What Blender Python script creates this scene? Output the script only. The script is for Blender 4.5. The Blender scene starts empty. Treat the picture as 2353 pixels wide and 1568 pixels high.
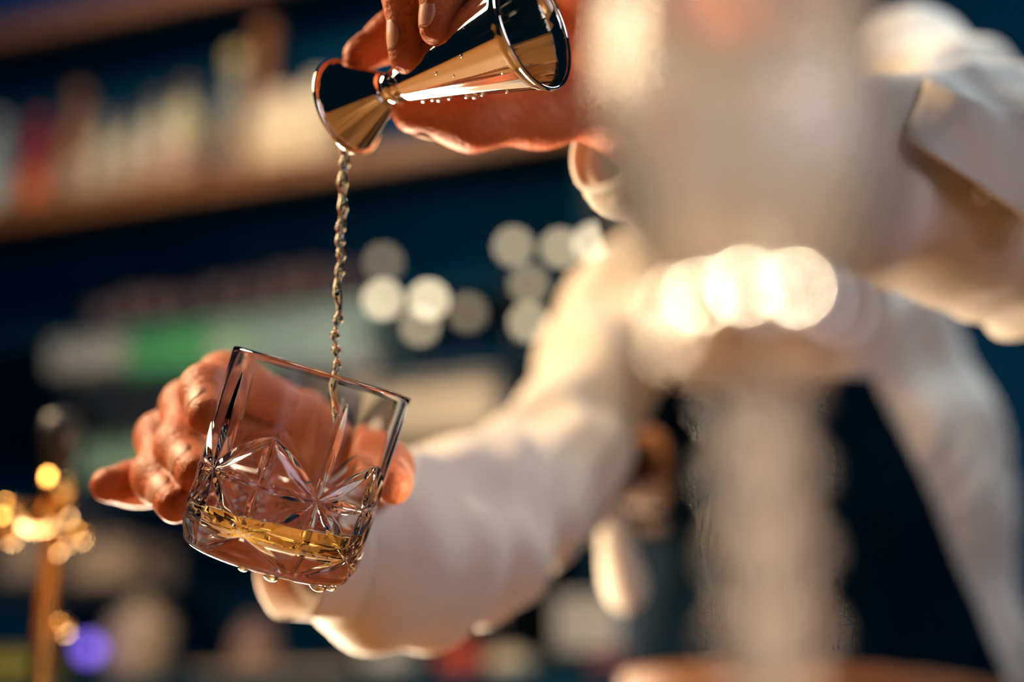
import bpy, bmesh, math, random
import numpy as np
from mathutils import Vector, Matrix

random.seed(7)
rng = np.random.default_rng(7)
scene = bpy.context.scene
col = scene.collection

# ------------------------------------------------------------------ camera
LENS, SENSOR, W, H = 48.0, 36.0, 2353.0, 1568.0
FPX = LENS / SENSOR * W
PITCH = math.atan(916.0 / FPX)
CAM = np.array([0.0, 0.0, 1.150])
RIGHT = np.array([1.0, 0.0, 0.0])
FWD = np.array([0.0, math.cos(PITCH), math.sin(PITCH)])
UP = np.array([0.0, -math.sin(PITCH), math.cos(PITCH)])
cam_data = bpy.data.cameras.new('camera')
cam_data.lens = LENS
cam_data.sensor_width = SENSOR
cam_data.clip_start = 0.01
cam_data.dof.use_dof = True
cam_data.dof.focus_distance = 0.578
cam_data.dof.aperture_fstop = 2.1
cam_data.dof.aperture_blades = 0
cam = bpy.data.objects.new('camera', cam_data)
col.objects.link(cam)
cam.location = CAM
cam.rotation_euler = (math.pi / 2 + PITCH, 0, 0)
scene.camera = cam

# ------------------------------------------------------------------ world, light, exposure
world = bpy.data.worlds.new('world')
scene.world = world
world.use_nodes = True
bg = world.node_tree.nodes['Background']
bg.inputs['Color'].default_value = (0.09, 0.40, 0.78, 1)
bg.inputs['Strength'].default_value = 0.013

vs = scene.view_settings
vs.view_transform = 'Standard'
vs.look = 'None'
vs.exposure = 0.0
vs.gamma = 1.0
vs.use_curve_mapping = False

cy = scene.cycles
cy.max_bounces = 14
cy.transmission_bounces = 14
cy.glossy_bounces = 5
cy.diffuse_bounces = 2
cy.transparent_max_bounces = 12
cy.caustics_refractive = True
cy.caustics_reflective = True
cy.sample_clamp_indirect = 2.5
cy.sample_clamp_direct = 0.0
cy.use_denoising = True
cy.use_adaptive_sampling = True
cy.adaptive_threshold = 0.10
cy.adaptive_min_samples = 10
cy.blur_glossy = 0.6


def area(name, loc, target, size, energy, color, size_y=None, spread=None):
    d = bpy.data.lights.new(name, 'AREA')
    d.energy = energy
    d.color = color
    d.size = size
    if size_y:
        d.shape = 'RECTANGLE'
        d.size_y = size_y
    else:
        d.shape = 'DISK'
    if spread:
        d.spread = math.radians(spread)
    o = bpy.data.objects.new(name, d)
    col.objects.link(o)
    o.location = loc
    o.rotation_euler = (Vector(target) - Vector(loc)).to_track_quat('-Z', 'Y').to_euler()
    return o


WARM = (1.0, 0.72, 0.40)
CREAM = (1.0, 0.80, 0.56)
COOL = (0.72, 0.90, 1.0)
# pendant over the bar, above and behind the tumbler on the left
area('pendant_left', (-0.90, 0.92, 2.05), (0.0, 0.9, 1.25), 0.55, 30, (1.0, 0.72, 0.43))
# daylight lamp straight above the pouring arm
area('pendant_right', (0.50, 0.98, 2.20), (0.30, 0.80, 1.3), 0.30, 5.5, COOL)
# low warm lamp on the back counter, shining up under the arms
area('work_lamp', (-0.34, 1.85, 0.98), (-0.02, 0.75, 1.25), 0.42, 26, CREAM)
# low light added behind the bar to rim the sleeve's underside
area('sleeve_rim_light', (-0.28, 1.08, 1.135), (0.03, 0.82, 1.20), 0.20, 7.0, CREAM, spread=75)
# narrow warm spot added from above to brighten the shirt front
_sp = bpy.data.lights.new('shirt_fill_spot', 'SPOT')
_sp.energy = 38; _sp.color = (1.0, 0.72, 0.43); _sp.spot_size = math.radians(25); _sp.spot_blend = .8; _sp.shadow_soft_size = .06
_so = bpy.data.objects.new('shirt_fill_spot', _sp); col.objects.link(_so)
_so.location = (-0.50, 0.30, 2.20)
_so.rotation_euler = (Vector((0.26, 1.02, 1.42)) - Vector(_so.location)).to_track_quat('-Z', 'Y').to_euler()
# narrow light added at the right to sparkle in the tumbler
area('tumbler_glint_light', (0.75, 0.60, 1.19), (-0.07, 0.58, 1.21), 0.10, 0.35, CREAM, spread=12)
# cool fill added behind the camera, with no window there
area('cool_fill', (1.7, -1.0, 1.75), (0.2, 0.8, 1.3), 1.1, 18, (0.78, 0.82, 1.0))
# dim blue fill added to tint the dark back wall
area('blue_wall_fill', (-1.2, 2.1, 3.3), (-1.0, 3.4, 1.4), 1.6, 6, (0.04, 0.42, 1.0))
# strip under the top shelf of the back bar

# ------------------------------------------------------------------ helpers


def P(px, py, d):
    """The point at depth d (metres along the lens axis) that the photograph shows at px, py."""
    return CAM + FWD * d + RIGHT * ((px - W / 2) / FPX * d) - UP * ((py - H / 2) / FPX * d)


def nrm(v):
    v = np.asarray(v, float)
    return v / np.linalg.norm(v)


def new_obj(name, verts, faces, mat=None, parent=None, smooth=True):
    me = bpy.data.meshes.new(name)
    me.from_pydata([tuple(map(float, v)) for v in verts], [], [tuple(map(int, f)) for f in faces])
    me.update()
    return link(name, me, mat, parent, smooth)


def fast_mesh(name, verts, quads, mat=None, parent=None, smooth=True):
    me = bpy.data.meshes.new(name)
    n, q = len(verts), len(quads)
    me.vertices.add(n)
    me.vertices.foreach_set('co', np.ascontiguousarray(verts, np.float32).ravel())
    me.loops.add(q * 4)
    me.loops.foreach_set('vertex_index', np.ascontiguousarray(quads, np.int32).ravel())
    me.polygons.add(q)
    me.polygons.foreach_set('loop_start', np.arange(0, q * 4, 4, dtype=np.int32))
    me.polygons.foreach_set('loop_total', np.full(q, 4, np.int32))
    me.update(calc_edges=True)
    me.validate()
    return link(name, me, mat, parent, smooth)


def link(name, me, mat=None, parent=None, smooth=True):
    if mat is not None:
        me.materials.append(mat)
    if smooth:
        me.polygons.foreach_set('use_smooth', [True] * len(me.polygons))
    o = bpy.data.objects.new(name, me)
    col.objects.link(o)
    if parent is not None:
        o.parent = parent
    return o


def tag(o, label, cat=None, group=None, kind=None):
    if label:
        o['label'] = label
    if cat:
        o['category'] = cat
    if group:
        o['group'] = group
    if kind:
        o['kind'] = kind
    return o


def empty(name, loc=(0, 0, 0), rot=None):
    o = bpy.data.objects.new(name, None)
    col.objects.link(o)
    o.empty_display_size = 0.02
    if rot is not None:
        o.matrix_world = rot
    else:
        o.location = loc
    return o


def lathe_mesh(profile, n=48, closed=False):
    """profile: (r, z) pairs; r=0 at an end makes a pole."""
    verts, faces, rings = [], [], []
    for r, z in profile:
        if r < 1e-7:
            rings.append([len(verts)])
            verts.append((0, 0, z))
        else:
            rings.append(list(range(len(verts), len(verts) + n)))
            for i in range(n):
                a = 2 * math.pi * i / n
                verts.append((r * math.cos(a), r * math.sin(a), z))
    pairs = list(zip(rings[:-1], rings[1:]))
    if closed:
        pairs.append((rings[-1], rings[0]))
    for A, B in pairs:
        if len(A) == 1 and len(B) == 1:
            continue
        for i in range(n):
            j = (i + 1) % n
            if len(A) == 1:
                faces.append((A[0], B[j], B[i]))
            elif len(B) == 1:
                faces.append((A[i], A[j], B[0]))
            else:
                faces.append((A[i], A[j], B[j], B[i]))
    return verts, faces


def lathe(name, profile, mat, parent=None, n=48, closed=False, smooth=True):
    v, f = lathe_mesh(profile, n, closed)
    return new_obj(name, v, f, mat, parent, smooth)


def box(name, size, loc=(0, 0, 0), mat=None, parent=None, bevel=0.003, mtx=None, seg=2):
    bm = bmesh.new()
    bmesh.ops.create_cube(bm, size=1.0)
    for v in bm.verts:
        v.co = Vector((v.co.x * size[0], v.co.y * size[1], v.co.z * size[2]))
    if bevel:
        bmesh.ops.bevel(bm, geom=bm.edges[:], offset=bevel, segments=seg, affect='EDGES', profile=0.6)
    for v in bm.verts:
        v.co += Vector(loc)
    if mtx is not None:
        bm.transform(mtx)
    me = bpy.data.meshes.new(name)
    bm.to_mesh(me)
    bm.free()
    return link(name, me, mat, parent, smooth=False)


def tube_mesh(pts, radii, n=12):
    pts = [np.asarray(p, float) for p in pts]
    verts, faces = [], []
    t0 = nrm(pts[1] - pts[0])
    ref = np.array([0, 0, 1.0]) if abs(t0[2]) < 0.9 else np.array([1.0, 0, 0])
    x = nrm(np.cross(ref, t0))
    for i, p in enumerate(pts):
        a, b = pts[max(i - 1, 0)], pts[min(i + 1, len(pts) - 1)]
        t = nrm(b - a)
        x = nrm(x - t * np.dot(x, t))
        y = np.cross(t, x)
        for k in range(n):
            an = 2 * math.pi * k / n
            verts.append(p + radii[i] * (math.cos(an) * x + math.sin(an) * y))
    for i in range(len(pts) - 1):
        for k in range(n):
            k2 = (k + 1) % n
            faces.append((i * n + k, i * n + k2, (i + 1) * n + k2, (i + 1) * n + k))
    s = len(verts)
    verts.append(pts[0]); verts.append(pts[-1])
    for k in range(n):
        k2 = (k + 1) % n
        faces.append((s, k2, k))
        faces.append((s + 1, (len(pts) - 1) * n + k, (len(pts) - 1) * n + k2))
    return verts, faces


def tube(name, pts, radii, mat, parent=None, n=12):
    if np.isscalar(radii):
        radii = [radii] * len(pts)
    v, f = tube_mesh(pts, radii, n)
    return new_obj(name, v, f, mat, parent)


def frame_mtx(origin, z, away=None):
    """A frame with +Z along z, +Y away from the camera, +X to the right."""
    origin = np.asarray(origin, float)
    z = nrm(z)
    ray = nrm(origin - CAM) if away is None else nrm(away)
    y = nrm(ray - z * np.dot(ray, z))
    x = np.cross(y, z)
    m = Matrix(((x[0], y[0], z[0], origin[0]), (x[1], y[1], z[1], origin[1]), (x[2], y[2], z[2], origin[2]), (0, 0, 0, 1)))
    return m


# ---- signed distance bodies, polygonised with surface nets
def cap(Q, a, b, ra, rb):
    a = np.asarray(a, np.float32); b = np.asarray(b, np.float32)
    ba = b - a
    pa = Q - a
    h = np.clip((pa @ ba) / max(float(ba @ ba), 1e-9), 0, 1)
    e = pa - h[:, None] * ba
    return np.sqrt(np.einsum('ij,ij->i', e, e)) - (ra + (rb - ra) * h)


def ell(Q, c, axes, r):
    """Ellipsoid with rows of axes as its unit axes and radii r."""
    q = (Q - np.asarray(c, np.float32)) @ np.asarray(axes, np.float32).T
    r = np.asarray(r, np.float32)
    k0 = np.sqrt(((q / r) ** 2).sum(1))
    k1 = np.sqrt(((q / (r * r)) ** 2).sum(1)) + 1e-9
    return k0 * (k0 - 1.0) / k1


def smin(a, b, k):
    h = np.maximum(k - np.abs(a - b), 0) / k
    return np.minimum(a, b) - h * h * k * 0.25


def smax(a, b, k):
    return -smin(-a, -b, k)


def surface_nets(f, lo, hi, h, main_only=True):
    lo = np.asarray(lo, float); hi = np.asarray(hi, float)
    n = np.ceil((hi - lo) / h).astype(int) + 1
    xs = [(lo[i] + h * np.arange(n[i])).astype(np.float32) for i in range(3)]
    V = np.empty(n, np.float32)
    step = max(1, int(400000 // (n[1] * n[2])))
    YY, ZZ = np.meshgrid(xs[1], xs[2], indexing='ij')
    for i in range(0, n[0], step):
        xi = xs[0][i:i + step]
        Q = np.empty((len(xi), n[1], n[2], 3), np.float32)
        Q[..., 0] = xi[:, None, None]; Q[..., 1] = YY; Q[..., 2] = ZZ
        V[i:i + step] = f(Q.reshape(-1, 3)).reshape(len(xi), n[1], n[2])
    ins = V < 0
    ca = [ins[dx:n[0] - 1 + dx, dy:n[1] - 1 + dy, dz:n[2] - 1 + dz] for dx in (0, 1) for dy in (0, 1) for dz in (0, 1)]
    cnt = sum(c.astype(np.int8) for c in ca)
    mixed = (cnt > 0) & (cnt < 8)
    ijk = np.argwhere(mixed)
    idx = -np.ones(mixed.shape, np.int64)
    idx[mixed] = np.arange(len(ijk))
    acc = np.zeros((len(ijk), 3)); num = np.zeros(len(ijk))
    corners = [(dx, dy, dz) for dx in (0, 1) for dy in (0, 1) for dz in (0, 1)]
    for a in corners:
        for ax in range(3):
            if a[ax] == 1:
                continue
            b = list(a); b[ax] = 1
            va = V[ijk[:, 0] + a[0], ijk[:, 1] + a[1], ijk[:, 2] + a[2]]
            vb = V[ijk[:, 0] + b[0], ijk[:, 1] + b[1], ijk[:, 2] + b[2]]
            m = (va < 0) != (vb < 0)
            t = np.where(m, va / np.where(m, va - vb, 1), 0)
            p = np.tile(np.array(a, float), (len(ijk), 1))
            p[:, ax] = t
            acc[m] += p[m]; num[m] += 1
    verts = lo + h * (ijk + acc / num[:, None])
    quads = []
    for ax in range(3):
        u, w = (ax + 1) % 3, (ax + 2) % 3
        s0 = [slice(1, n[i] - 1) for i in range(3)]; s1 = list(s0)
        s0[ax] = slice(0, n[ax] - 1); s1[ax] = slice(1, n[ax])
        A = ins[tuple(s0)]; B = ins[tuple(s1)]
        for flip, m in ((False, A & ~B), (True, ~A & B)):
            e = np.argwhere(m)
            if not len(e):
                continue
            off = np.array([1, 1, 1]); off[ax] = 0
            e = e + off
            def cell(du, dw):
                c = e.copy(); c[:, u] -= du; c[:, w] -= dw
                return idx[c[:, 0], c[:, 1], c[:, 2]]
            q = np.stack([cell(1, 1), cell(0, 1), cell(0, 0), cell(1, 0)], 1)
            quads.append(q[:, ::-1] if flip else q)
    quads = np.concatenate(quads) if quads else np.zeros((0, 4), int)
    quads = quads[(quads >= 0).all(1)]
    if main_only:
        lab = np.arange(len(verts))
        while True:
            mn = lab[quads].min(1)
            new = lab.copy()
            for c in range(4):
                np.minimum.at(new, quads[:, c], mn)
            new = new[new]
            if (new == lab).all():
                break
            lab = new
        ids, cn = np.unique(lab, return_counts=True)
        keep = lab == ids[np.argmax(cn)]
        remap = np.cumsum(keep) - 1
        quads = remap[quads[keep[quads].all(1)]]
        verts = verts[keep]
    return verts, quads


def bounds(pts, pad):
    pts = np.array(pts)
    return pts.min(0) - pad, pts.max(0) + pad


# ------------------------------------------------------------------ materials
def mat(name, color, rough=0.5, metal=0.0, trans=0.0, ior=1.45, noise=0.0, nscale=30.0, bump=0.0, bscale=80.0,
        sss=0.0, sss_r=(0.02, 0.008, 0.004), color2=None, emit=None, estr=0.0, spec=0.5, coat=0.0, wave=None, sheen=0.0):
    m = bpy.data.materials.new(name)
    m.use_nodes = True
    nt = m.node_tree
    b = nt.nodes['Principled BSDF']
    b.inputs['Base Color'].default_value = (*color, 1)
    b.inputs['Roughness'].default_value = rough
    b.inputs['Metallic'].default_value = metal
    b.inputs['Transmission Weight'].default_value = trans
    b.inputs['IOR'].default_value = ior
    b.inputs['Specular IOR Level'].default_value = spec
    b.inputs['Coat Weight'].default_value = coat
    b.inputs['Sheen Weight'].default_value = sheen
    if sss:
        b.inputs['Subsurface Weight'].default_value = sss
        b.inputs['Subsurface Radius'].default_value = sss_r
        b.inputs['Subsurface Scale'].default_value = 1.0
    if emit:
        b.inputs['Emission Color'].default_value = (*emit, 1)
        b.inputs['Emission Strength'].default_value = estr
    tc = nt.nodes.new('ShaderNodeTexCoord')
    if color2 is not None or noise:
        if wave:
            t = nt.nodes.new('ShaderNodeTexWave')
            t.inputs['Scale'].default_value = nscale
            t.inputs['Distortion'].default_value = 6.0
            t.inputs['Detail'].default_value = 3.0
            t.bands_direction = wave
        else:
            t = nt.nodes.new('ShaderNodeTexNoise')
            t.inputs['Scale'].default_value = nscale
            t.inputs['Detail'].default_value = 2.0
        nt.links.new(tc.outputs['Object'], t.inputs['Vector'])
        r = nt.nodes.new('ShaderNodeValToRGB')
        c2 = color2 if color2 is not None else tuple(c * (1 - noise) for c in color)
        r.color_ramp.elements[0].color = (*c2, 1)
        r.color_ramp.elements[1].color = (*color, 1)
        r.color_ramp.elements[0].position = 0.3
        r.color_ramp.elements[1].position = 0.7
        nt.links.new(t.outputs[0], r.inputs['Fac'])
        nt.links.new(r.outputs['Color'], b.inputs['Base Color'])
    if bump:
        n = nt.nodes.new('ShaderNodeTexNoise')
        n.inputs['Scale'].default_value = bscale
        n.inputs['Detail'].default_value = 2.0
        nt.links.new(tc.outputs['Object'], n.inputs['Vector'])
        bp = nt.nodes.new('ShaderNodeBump')
        bp.inputs['Strength'].default_value = bump
        bp.inputs['Distance'].default_value = 0.002
        nt.links.new(n.outputs[0], bp.inputs['Height'])
        nt.links.new(bp.outputs['Normal'], b.inputs['Normal'])
    return m


M = {}
M['glass'] = mat('crystal_glass', (1, 1, 1), 0.0, trans=1.0, ior=1.5)
M['whisky'] = mat('whisky', (0.98, 0.74, 0.24), 0.0, trans=1.0, ior=1.36)
M['stream'] = mat('pouring_whisky', (0.98, 0.86, 0.62), 0.0, trans=1.0, ior=1.36)
M['water'] = mat('water_drop', (1, 0.97, 0.9), 0.0, trans=1.0, ior=1.33)
M['steel'] = mat('polished_steel', (0.90, 0.80, 0.68), 0.045, metal=1.0)
M['brushed'] = mat('brushed_steel', (0.55, 0.57, 0.58), 0.32, metal=1.0, noise=0.15, nscale=60)
M['skin'] = mat('skin', (0.60, 0.195, 0.080), 0.52, noise=0.25, nscale=45, color2=(0.50, 0.12, 0.045), spec=0.3, sss=0.40,
                sss_r=(0.012, 0.003, 0.0015), bump=0.55, bscale=330)
M['nail'] = mat('fingernail', (0.66, 0.30, 0.20), 0.42, sss=0.3, sss_r=(0.004, 0.0015, 0.001), noise=0.1, nscale=200, spec=0.2)
M['shirt'] = mat('white_cotton', (0.66, 0.58, 0.49), 0.85, noise=0.06, nscale=40, bump=0.35, bscale=60, sss=0.15,
                 sss_r=(0.006, 0.004, 0.003), sheen=0.15)
M['apron'] = mat('black_apron_cloth', (0.0006, 0.008, 0.019), 0.95, noise=0.3, nscale=60, bump=0.2, bscale=150, spec=0.03)
M['leather'] = mat('brown_leather', (0.27, 0.11, 0.040), 0.6, noise=0.35, nscale=25, bump=0.3, bscale=120)
M['emboss'] = mat('dark_print', (0.06, 0.025, 0.012), 0.8, noise=0.2, nscale=60)
M['button'] = mat('shirt_button', (0.85, 0.82, 0.78), 0.25, noise=0.1, nscale=300)
M['hair'] = mat('dark_hair', (0.02, 0.013, 0.010), 0.5, noise=0.4, nscale=200, bump=0.6, bscale=200)
M['eye'] = mat('eye_white', (0.8, 0.78, 0.75), 0.1, noise=0.05, nscale=100)
M['iris'] = mat('iris', (0.05, 0.03, 0.02), 0.1, noise=0.2, nscale=300)
M['lip'] = mat('lip', (0.5, 0.18, 0.15), 0.4, noise=0.2, nscale=200)
M['wood'] = mat('shelf_wood', (0.27, 0.115, 0.036), 0.45, color2=(0.18, 0.07, 0.022), nscale=6, wave='X', bump=0.15)
M['barwood'] = mat('bar_top_wood', (0.30, 0.150, 0.050), 0.35, color2=(0.19, 0.09, 0.03), nscale=16, wave='Y', bump=0.1)
M['navy'] = mat('dark_wall', (0.002, 0.060, 0.165), 0.9, noise=0.4, nscale=3, bump=0.2, spec=0.05)
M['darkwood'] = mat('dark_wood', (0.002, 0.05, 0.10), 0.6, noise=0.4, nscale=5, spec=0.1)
M['brass'] = mat('brass', (0.90, 0.52, 0.16), 0.17, metal=1.0, noise=0.15, nscale=40)
M['blackplastic'] = mat('black_plastic', (0.012, 0.013, 0.016), 0.35, noise=0.2, nscale=60)


def bglass(name, c, rough=0.12):
    return mat(name, c, rough, trans=0.75, ior=1.45, noise=0.1, nscale=20)


# ------------------------------------------------------------------ the setting
# back bar: its panel runs obliquely, farther away on the left
E_S = np.array([0.937, -0.349, 0.0])          # along the shelf, to the right
E_N = np.array([-0.349, -0.937, 0.0])         # out of the panel, towards the bar
BAR_O = P(600, 430, 3.15)


def on_bar(px, py, n):
    """Where the line of sight through px, py meets the plane n metres in front of the back bar's panel -> (s, z)."""
    ray = P(px, py, 1.0) - CAM
    o = BAR_O + E_N * n
    t = ((o - CAM) @ E_N) / (ray @ E_N)
    w = CAM + ray * t
    return float((w - BAR_O) @ E_S), float(w[2])


def bar_pt(s, n, z):
    p = BAR_O + E_S * s + E_N * n
    return np.array([p[0], p[1], z])


BAR_M = Matrix(((E_S[0], -E_N[0], 0, BAR_O[0]), (E_S[1], -E_N[1], 0, BAR_O[1]), (0, 0, 1, 0), (0, 0, 0, 1)))   # x along, y into the wall, z up
BAR_Z = CAM[2] - 0.014

tag(box('floor', (7, 7.5, 0.1), (0, 1.8, -0.05), M['darkwood'], bevel=0), 'dark wooden floor of the bar room', kind='structure')
w = box('wall_back', (8, 0.12, 3.4), (0, 0.075, 1.7), M['navy'], bevel=0)
w.matrix_world = BAR_M
tag(w, 'dark navy wall behind the back bar shelves', kind='structure')
# the bar top the camera looks across, with its front panelling
bar = empty('bar_counter', (0.1, 0.42, 0))
tag(bar, 'long wooden bar counter below the tumbler, the stemmed glass standing on it', 'bar counter')
box('bar_top', (3.2, 1.16, 0.045), (0, 0, BAR_Z - 0.0225), M['barwood'], bar, bevel=0.008)
box('bar_body', (3.0, 0.9, BAR_Z - 0.045), (0, 0, (BAR_Z - 0.045) / 2), M['darkwood'], bar, bevel=0.005)

# ------------------------------------------------------------------ the tumbler
RIM_C, BASE_C = P(744, 855, 0.604), None
ax_img = np.array([130.0, 432.0, 27.7])
TZ = nrm(RIGHT * ax_img[0] + UP * ax_img[1] + FWD * ax_img[2])
TR, TH = 0.0407, 0.0875
TUM_O = RIM_C - TZ * TH
TUM_M = frame_mtx(TUM_O, TZ, away=FWD)


def tumbler_mesh():
    NT, NV = 900, 300
    th = np.linspace(0, 2 * np.pi, NT, endpoint=False)
    v = np.linspace(0.0045, TH - 0.0012, NV)
    T, V = np.meshgrid(th, v)
    dep = np.zeros_like(T)
    d2r = math.radians
    segs = []
    for k in range(5):
        b = d2r(26 + 72 * k)
        m = d2r(26 - 36 + 72 * k)
        m2 = m + d2r(72)
        B, Bb, Bu = (b, .0354), (b, .0020), (b, .0775)
        for mm in (m, m2):
            segs += [(B, (mm, .0352), .0026), (B, (mm, .0556), .0030), (B, (mm, .0134), .0030)]
            segs += [((mm, .0134), Bb, .0026)]
        segs += [((m, .0352), (m, .0556), .0026), ((m, .0352), (m, .0134), .0026)]
        segs += [(B, Bb, .0026), (B, Bu, .0026)]
    for (p, q, wm) in segs:
        du = ((T - p[0] + np.pi) % (2 * np.pi) - np.pi) * TR
        dv = V - p[1]
        qu = ((q[0] - p[0] + np.pi) % (2 * np.pi) - np.pi) * TR
        qv = q[1] - p[1]
        L = math.hypot(qu, qv)
        t = (du * qu + dv * qv) / (L * L)
        s = np.abs(du * qv - dv * qu) / L
        tt = np.clip(t, 0, 1)
        wd = wm * np.clip(4 * tt * (1 - tt), 0, 1) ** 0.75 + 1e-6
        x_ = np.clip(1 - s / wd, 0, 1)
        g = (0.65 * x_ + 0.35 * x_ * (2 - x_)) * wd * 0.54
        g[(t < 0) | (t > 1)] = 0
        dep = np.maximum(dep, g)
    # the wall is very slightly panelled between the cuts
    rc = 0.0045
    R = np.full_like(T, TR) - 0.0010 * np.clip(1 - V / TH, 0, 1)
    low = np.clip((0.012 - V) / 0.0075, 0, 1)
    R -= 0.0022 * low ** 2
    R -= dep
    X, Y = R * np.sin(T), -R * np.cos(T)
    verts = [np.stack([X, Y, V], -1).reshape(-1, 3)]
    rings = NV
    def ring(r, z, amp=0.0, nn=10):
        rr = r + amp * np.cos(nn * th)
        return np.stack([rr * np.sin(th), -rr * np.cos(th), np.full(NT, z)], -1)
    # rim, inner wall, inner bottom
    prof = []
    for a in np.linspace(0, math.pi, 7)[1:-1]:
        prof.append((TR - 0.0014 + 0.0014 * math.cos(a), TH - 0.0012 + 0.0012 * math.sin(a), 0))
    ri_top, ri_bot, zb = TR - 0.0028, TR - 0.0054, 0.0105
    for z in np.linspace(TH - 0.0012, zb + 0.007, 30):
        f = (z - zb) / (TH - zb)
        prof.append((ri_bot + (ri_top - ri_bot) * f ** 0.7, z, 0.00022 * math.sin(math.pi * f)))
    for a in np.linspace(0, math.pi / 2, 8)[1:]:
        prof.append((ri_bot - 0.007 + 0.007 * math.cos(a) - 0.0006, zb + 0.007 - 0.007 * math.sin(a), 0))
    prof.append((0.015, zb - 0.0006, 0)); prof.append((0.002, zb - 0.0008, 0))
    inner = [ring(*p) for p in prof]
    nin = len(inner)
    verts += inner
    # outside of the base, downwards from the first ring
    base = []
    for a in np.linspace(0, math.pi / 2, 6)[1:]:
        base.append(ring(TR - 0.0032 - rc * (1 - math.cos(a)), rc * (1 - math.sin(a)) + 0.0))
    for r, z in ((0.031, 0.0004), (0.028, 0.0013), (0.015, 0.0019), (0.002, 0.0020)):
        base.append(ring(r, z))
    verts += base
    ntot = NV + nin
    faces = []
    I = np.arange(NT); J = (I + 1) % NT
    def strip(a, b):
        return np.stack([a * NT + I, a * NT + J, b * NT + J, b * NT + I], 1)
    for r in range(ntot - 1):
        faces.append(strip(r, r + 1))
    prev = 0
    for k in range(len(base)):
        faces.append(strip(ntot + k, prev)); prev = ntot + k
    verts = np.concatenate(verts); faces = np.concatenate(faces)
    return verts, faces, ntot - 1, ntot + len(base) - 1, NT, prof


tv, tf, rin, rbase, NT, tprof = tumbler_mesh()
tum = empty('tumbler', rot=TUM_M)
tag(tum, 'tilted cut-crystal rocks glass with star pattern held over the bar', 'glass')
tb = fast_mesh('glass_body', tv, tf, M['glass'], tum)
bm = bmesh.new(); bm.from_mesh(tb.data)
bm.verts.ensure_lookup_table()
for r in (rin, rbase):
    bm.faces.new([bm.verts[r * NT + i] for i in (range(NT) if r == rbase else range(NT - 1, -1, -1))])
bmesh.ops.recalc_face_normals(bm, faces=bm.faces[:])
for f in bm.faces:
    f.smooth = True
bm.to_mesh(tb.data); bm.free()
# drops hanging under the base
for (u, r) in ((0.9, 0.0030), (1.15, 0.0022), (0.25, 0.0026), (-0.1, 0.0018)):
    a = u
    rr = TR - 0.006
    pr = [(0, -r * 0.9)] + [(r * math.sin(t) * 1.3, -r * 0.9 * math.cos(t)) for t in np.linspace(0.2, 1.5, 8)] + [(0, 0.0006)]
    o = lathe('drop', pr, M['water'], tum, 20)
    o.location = (rr * math.sin(a), -rr * math.cos(a), 0.0006)

# the whisky in it: sloshing, its surface a little less tilted than the glass
def whisky_mesh():
    n = 96
    prof = [(r + (0.0002), z) for r, z, a in tprof if z < 0.036]
    prof = [p for p in prof][::-1]
    prof[0] = (0.0005, prof[0][1] - 0.0001)
    prof = [(r, z - 0.00012) for r, z in prof]
    # tilt of the surface in the glass's own frame
    nz = np.array([0.20, -0.03, 1.0])
    def top(x, y):
        return 0.0225 + nz[0] * x * 0.35 - nz[1] * y + 0.0004 * math.sin(x * 210 + 1) * math.cos(y * 160)
    verts, faces, rings = [], [], []
    for r, z in prof:
        ring = []
        for i in range(n):
            a = 2 * math.pi * i / n
            x, y = r * math.sin(a), -r * math.cos(a)
            ring.append(len(verts)); verts.append((x, y, min(z, top(x, y))))
        rings.append(ring)
    ro = prof[-1][0]
    for f in np.linspace(0.93, 0.03, 16):
        ring = []
        for i in range(n):
            a = 2 * math.pi * i / n
            x, y = ro * f * math.sin(a), -ro * f * math.cos(a)
            ring.append(len(verts)); verts.append((x, y, top(x, y)))
        rings.append(ring)
    for A, B in zip(rings[:-1], rings[1:]):
        for i in range(n):
            j = (i + 1) % n
            faces.append((A[i], A[j], B[j], B[i]))
    faces.append(tuple(rings[0][::-1])); faces.append(tuple(rings[-1]))
    return verts, faces


wv, wf = whisky_mesh()
wo = new_obj('whisky', wv, wf, M['whisky'])
wo.matrix_world = TUM_M
bm = bmesh.new(); bm.from_mesh(wo.data)
bmesh.ops.remove_doubles(bm, verts=bm.verts[:], dist=1e-6)
bmesh.ops.recalc_face_normals(bm, faces=bm.faces[:])
bm.to_mesh(wo.data); bm.free()
tag(wo, 'amber whisky sloshing in the bottom of the crystal tumbler', 'drink')

# ------------------------------------------------------------------ the jigger
JS, JB = P(800, 246, 0.630), P(1226, 62, 0.575)
JA = nrm(JB - JS); JL = np.linalg.norm(JB - JS)
JIG_M = frame_mtx(JS, JA, away=FWD)
jig = empty('jigger', rot=JIG_M)
tag(jig, 'polished steel double-ended jigger tipped over the tumbler', 'jigger')
RS, RW, RB = 0.0222, 0.0078, 0.0272
zw = JL * 0.262
t_ = 0.0009
big = []
for f in np.linspace(0, 1, 14):
    big.append((RW + (RB - RW) * f ** 1.02, zw + 0.003 + (JL - zw - 0.003) * f))
big_in = [(max(r - t_, 0), z) for r, z in big[::-1]]
def streak_ripple(o):  # ripples added to the smooth cups so reflections break into streaks
    me = o.data
    co = np.empty(len(me.vertices) * 3, np.float32); me.vertices.foreach_get('co', co); co = co.reshape(-1, 3)
    a = np.arctan2(co[:, 1], co[:, 0])
    k = 1 + .006 * np.sin(7 * a + 1) + .0045 * np.sin(13 * a) + .0035 * np.sin(23 * a + 2)
    co[:, 0] *= k; co[:, 1] *= k
    me.vertices.foreach_set('co', co.ravel()); me.update()


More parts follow.
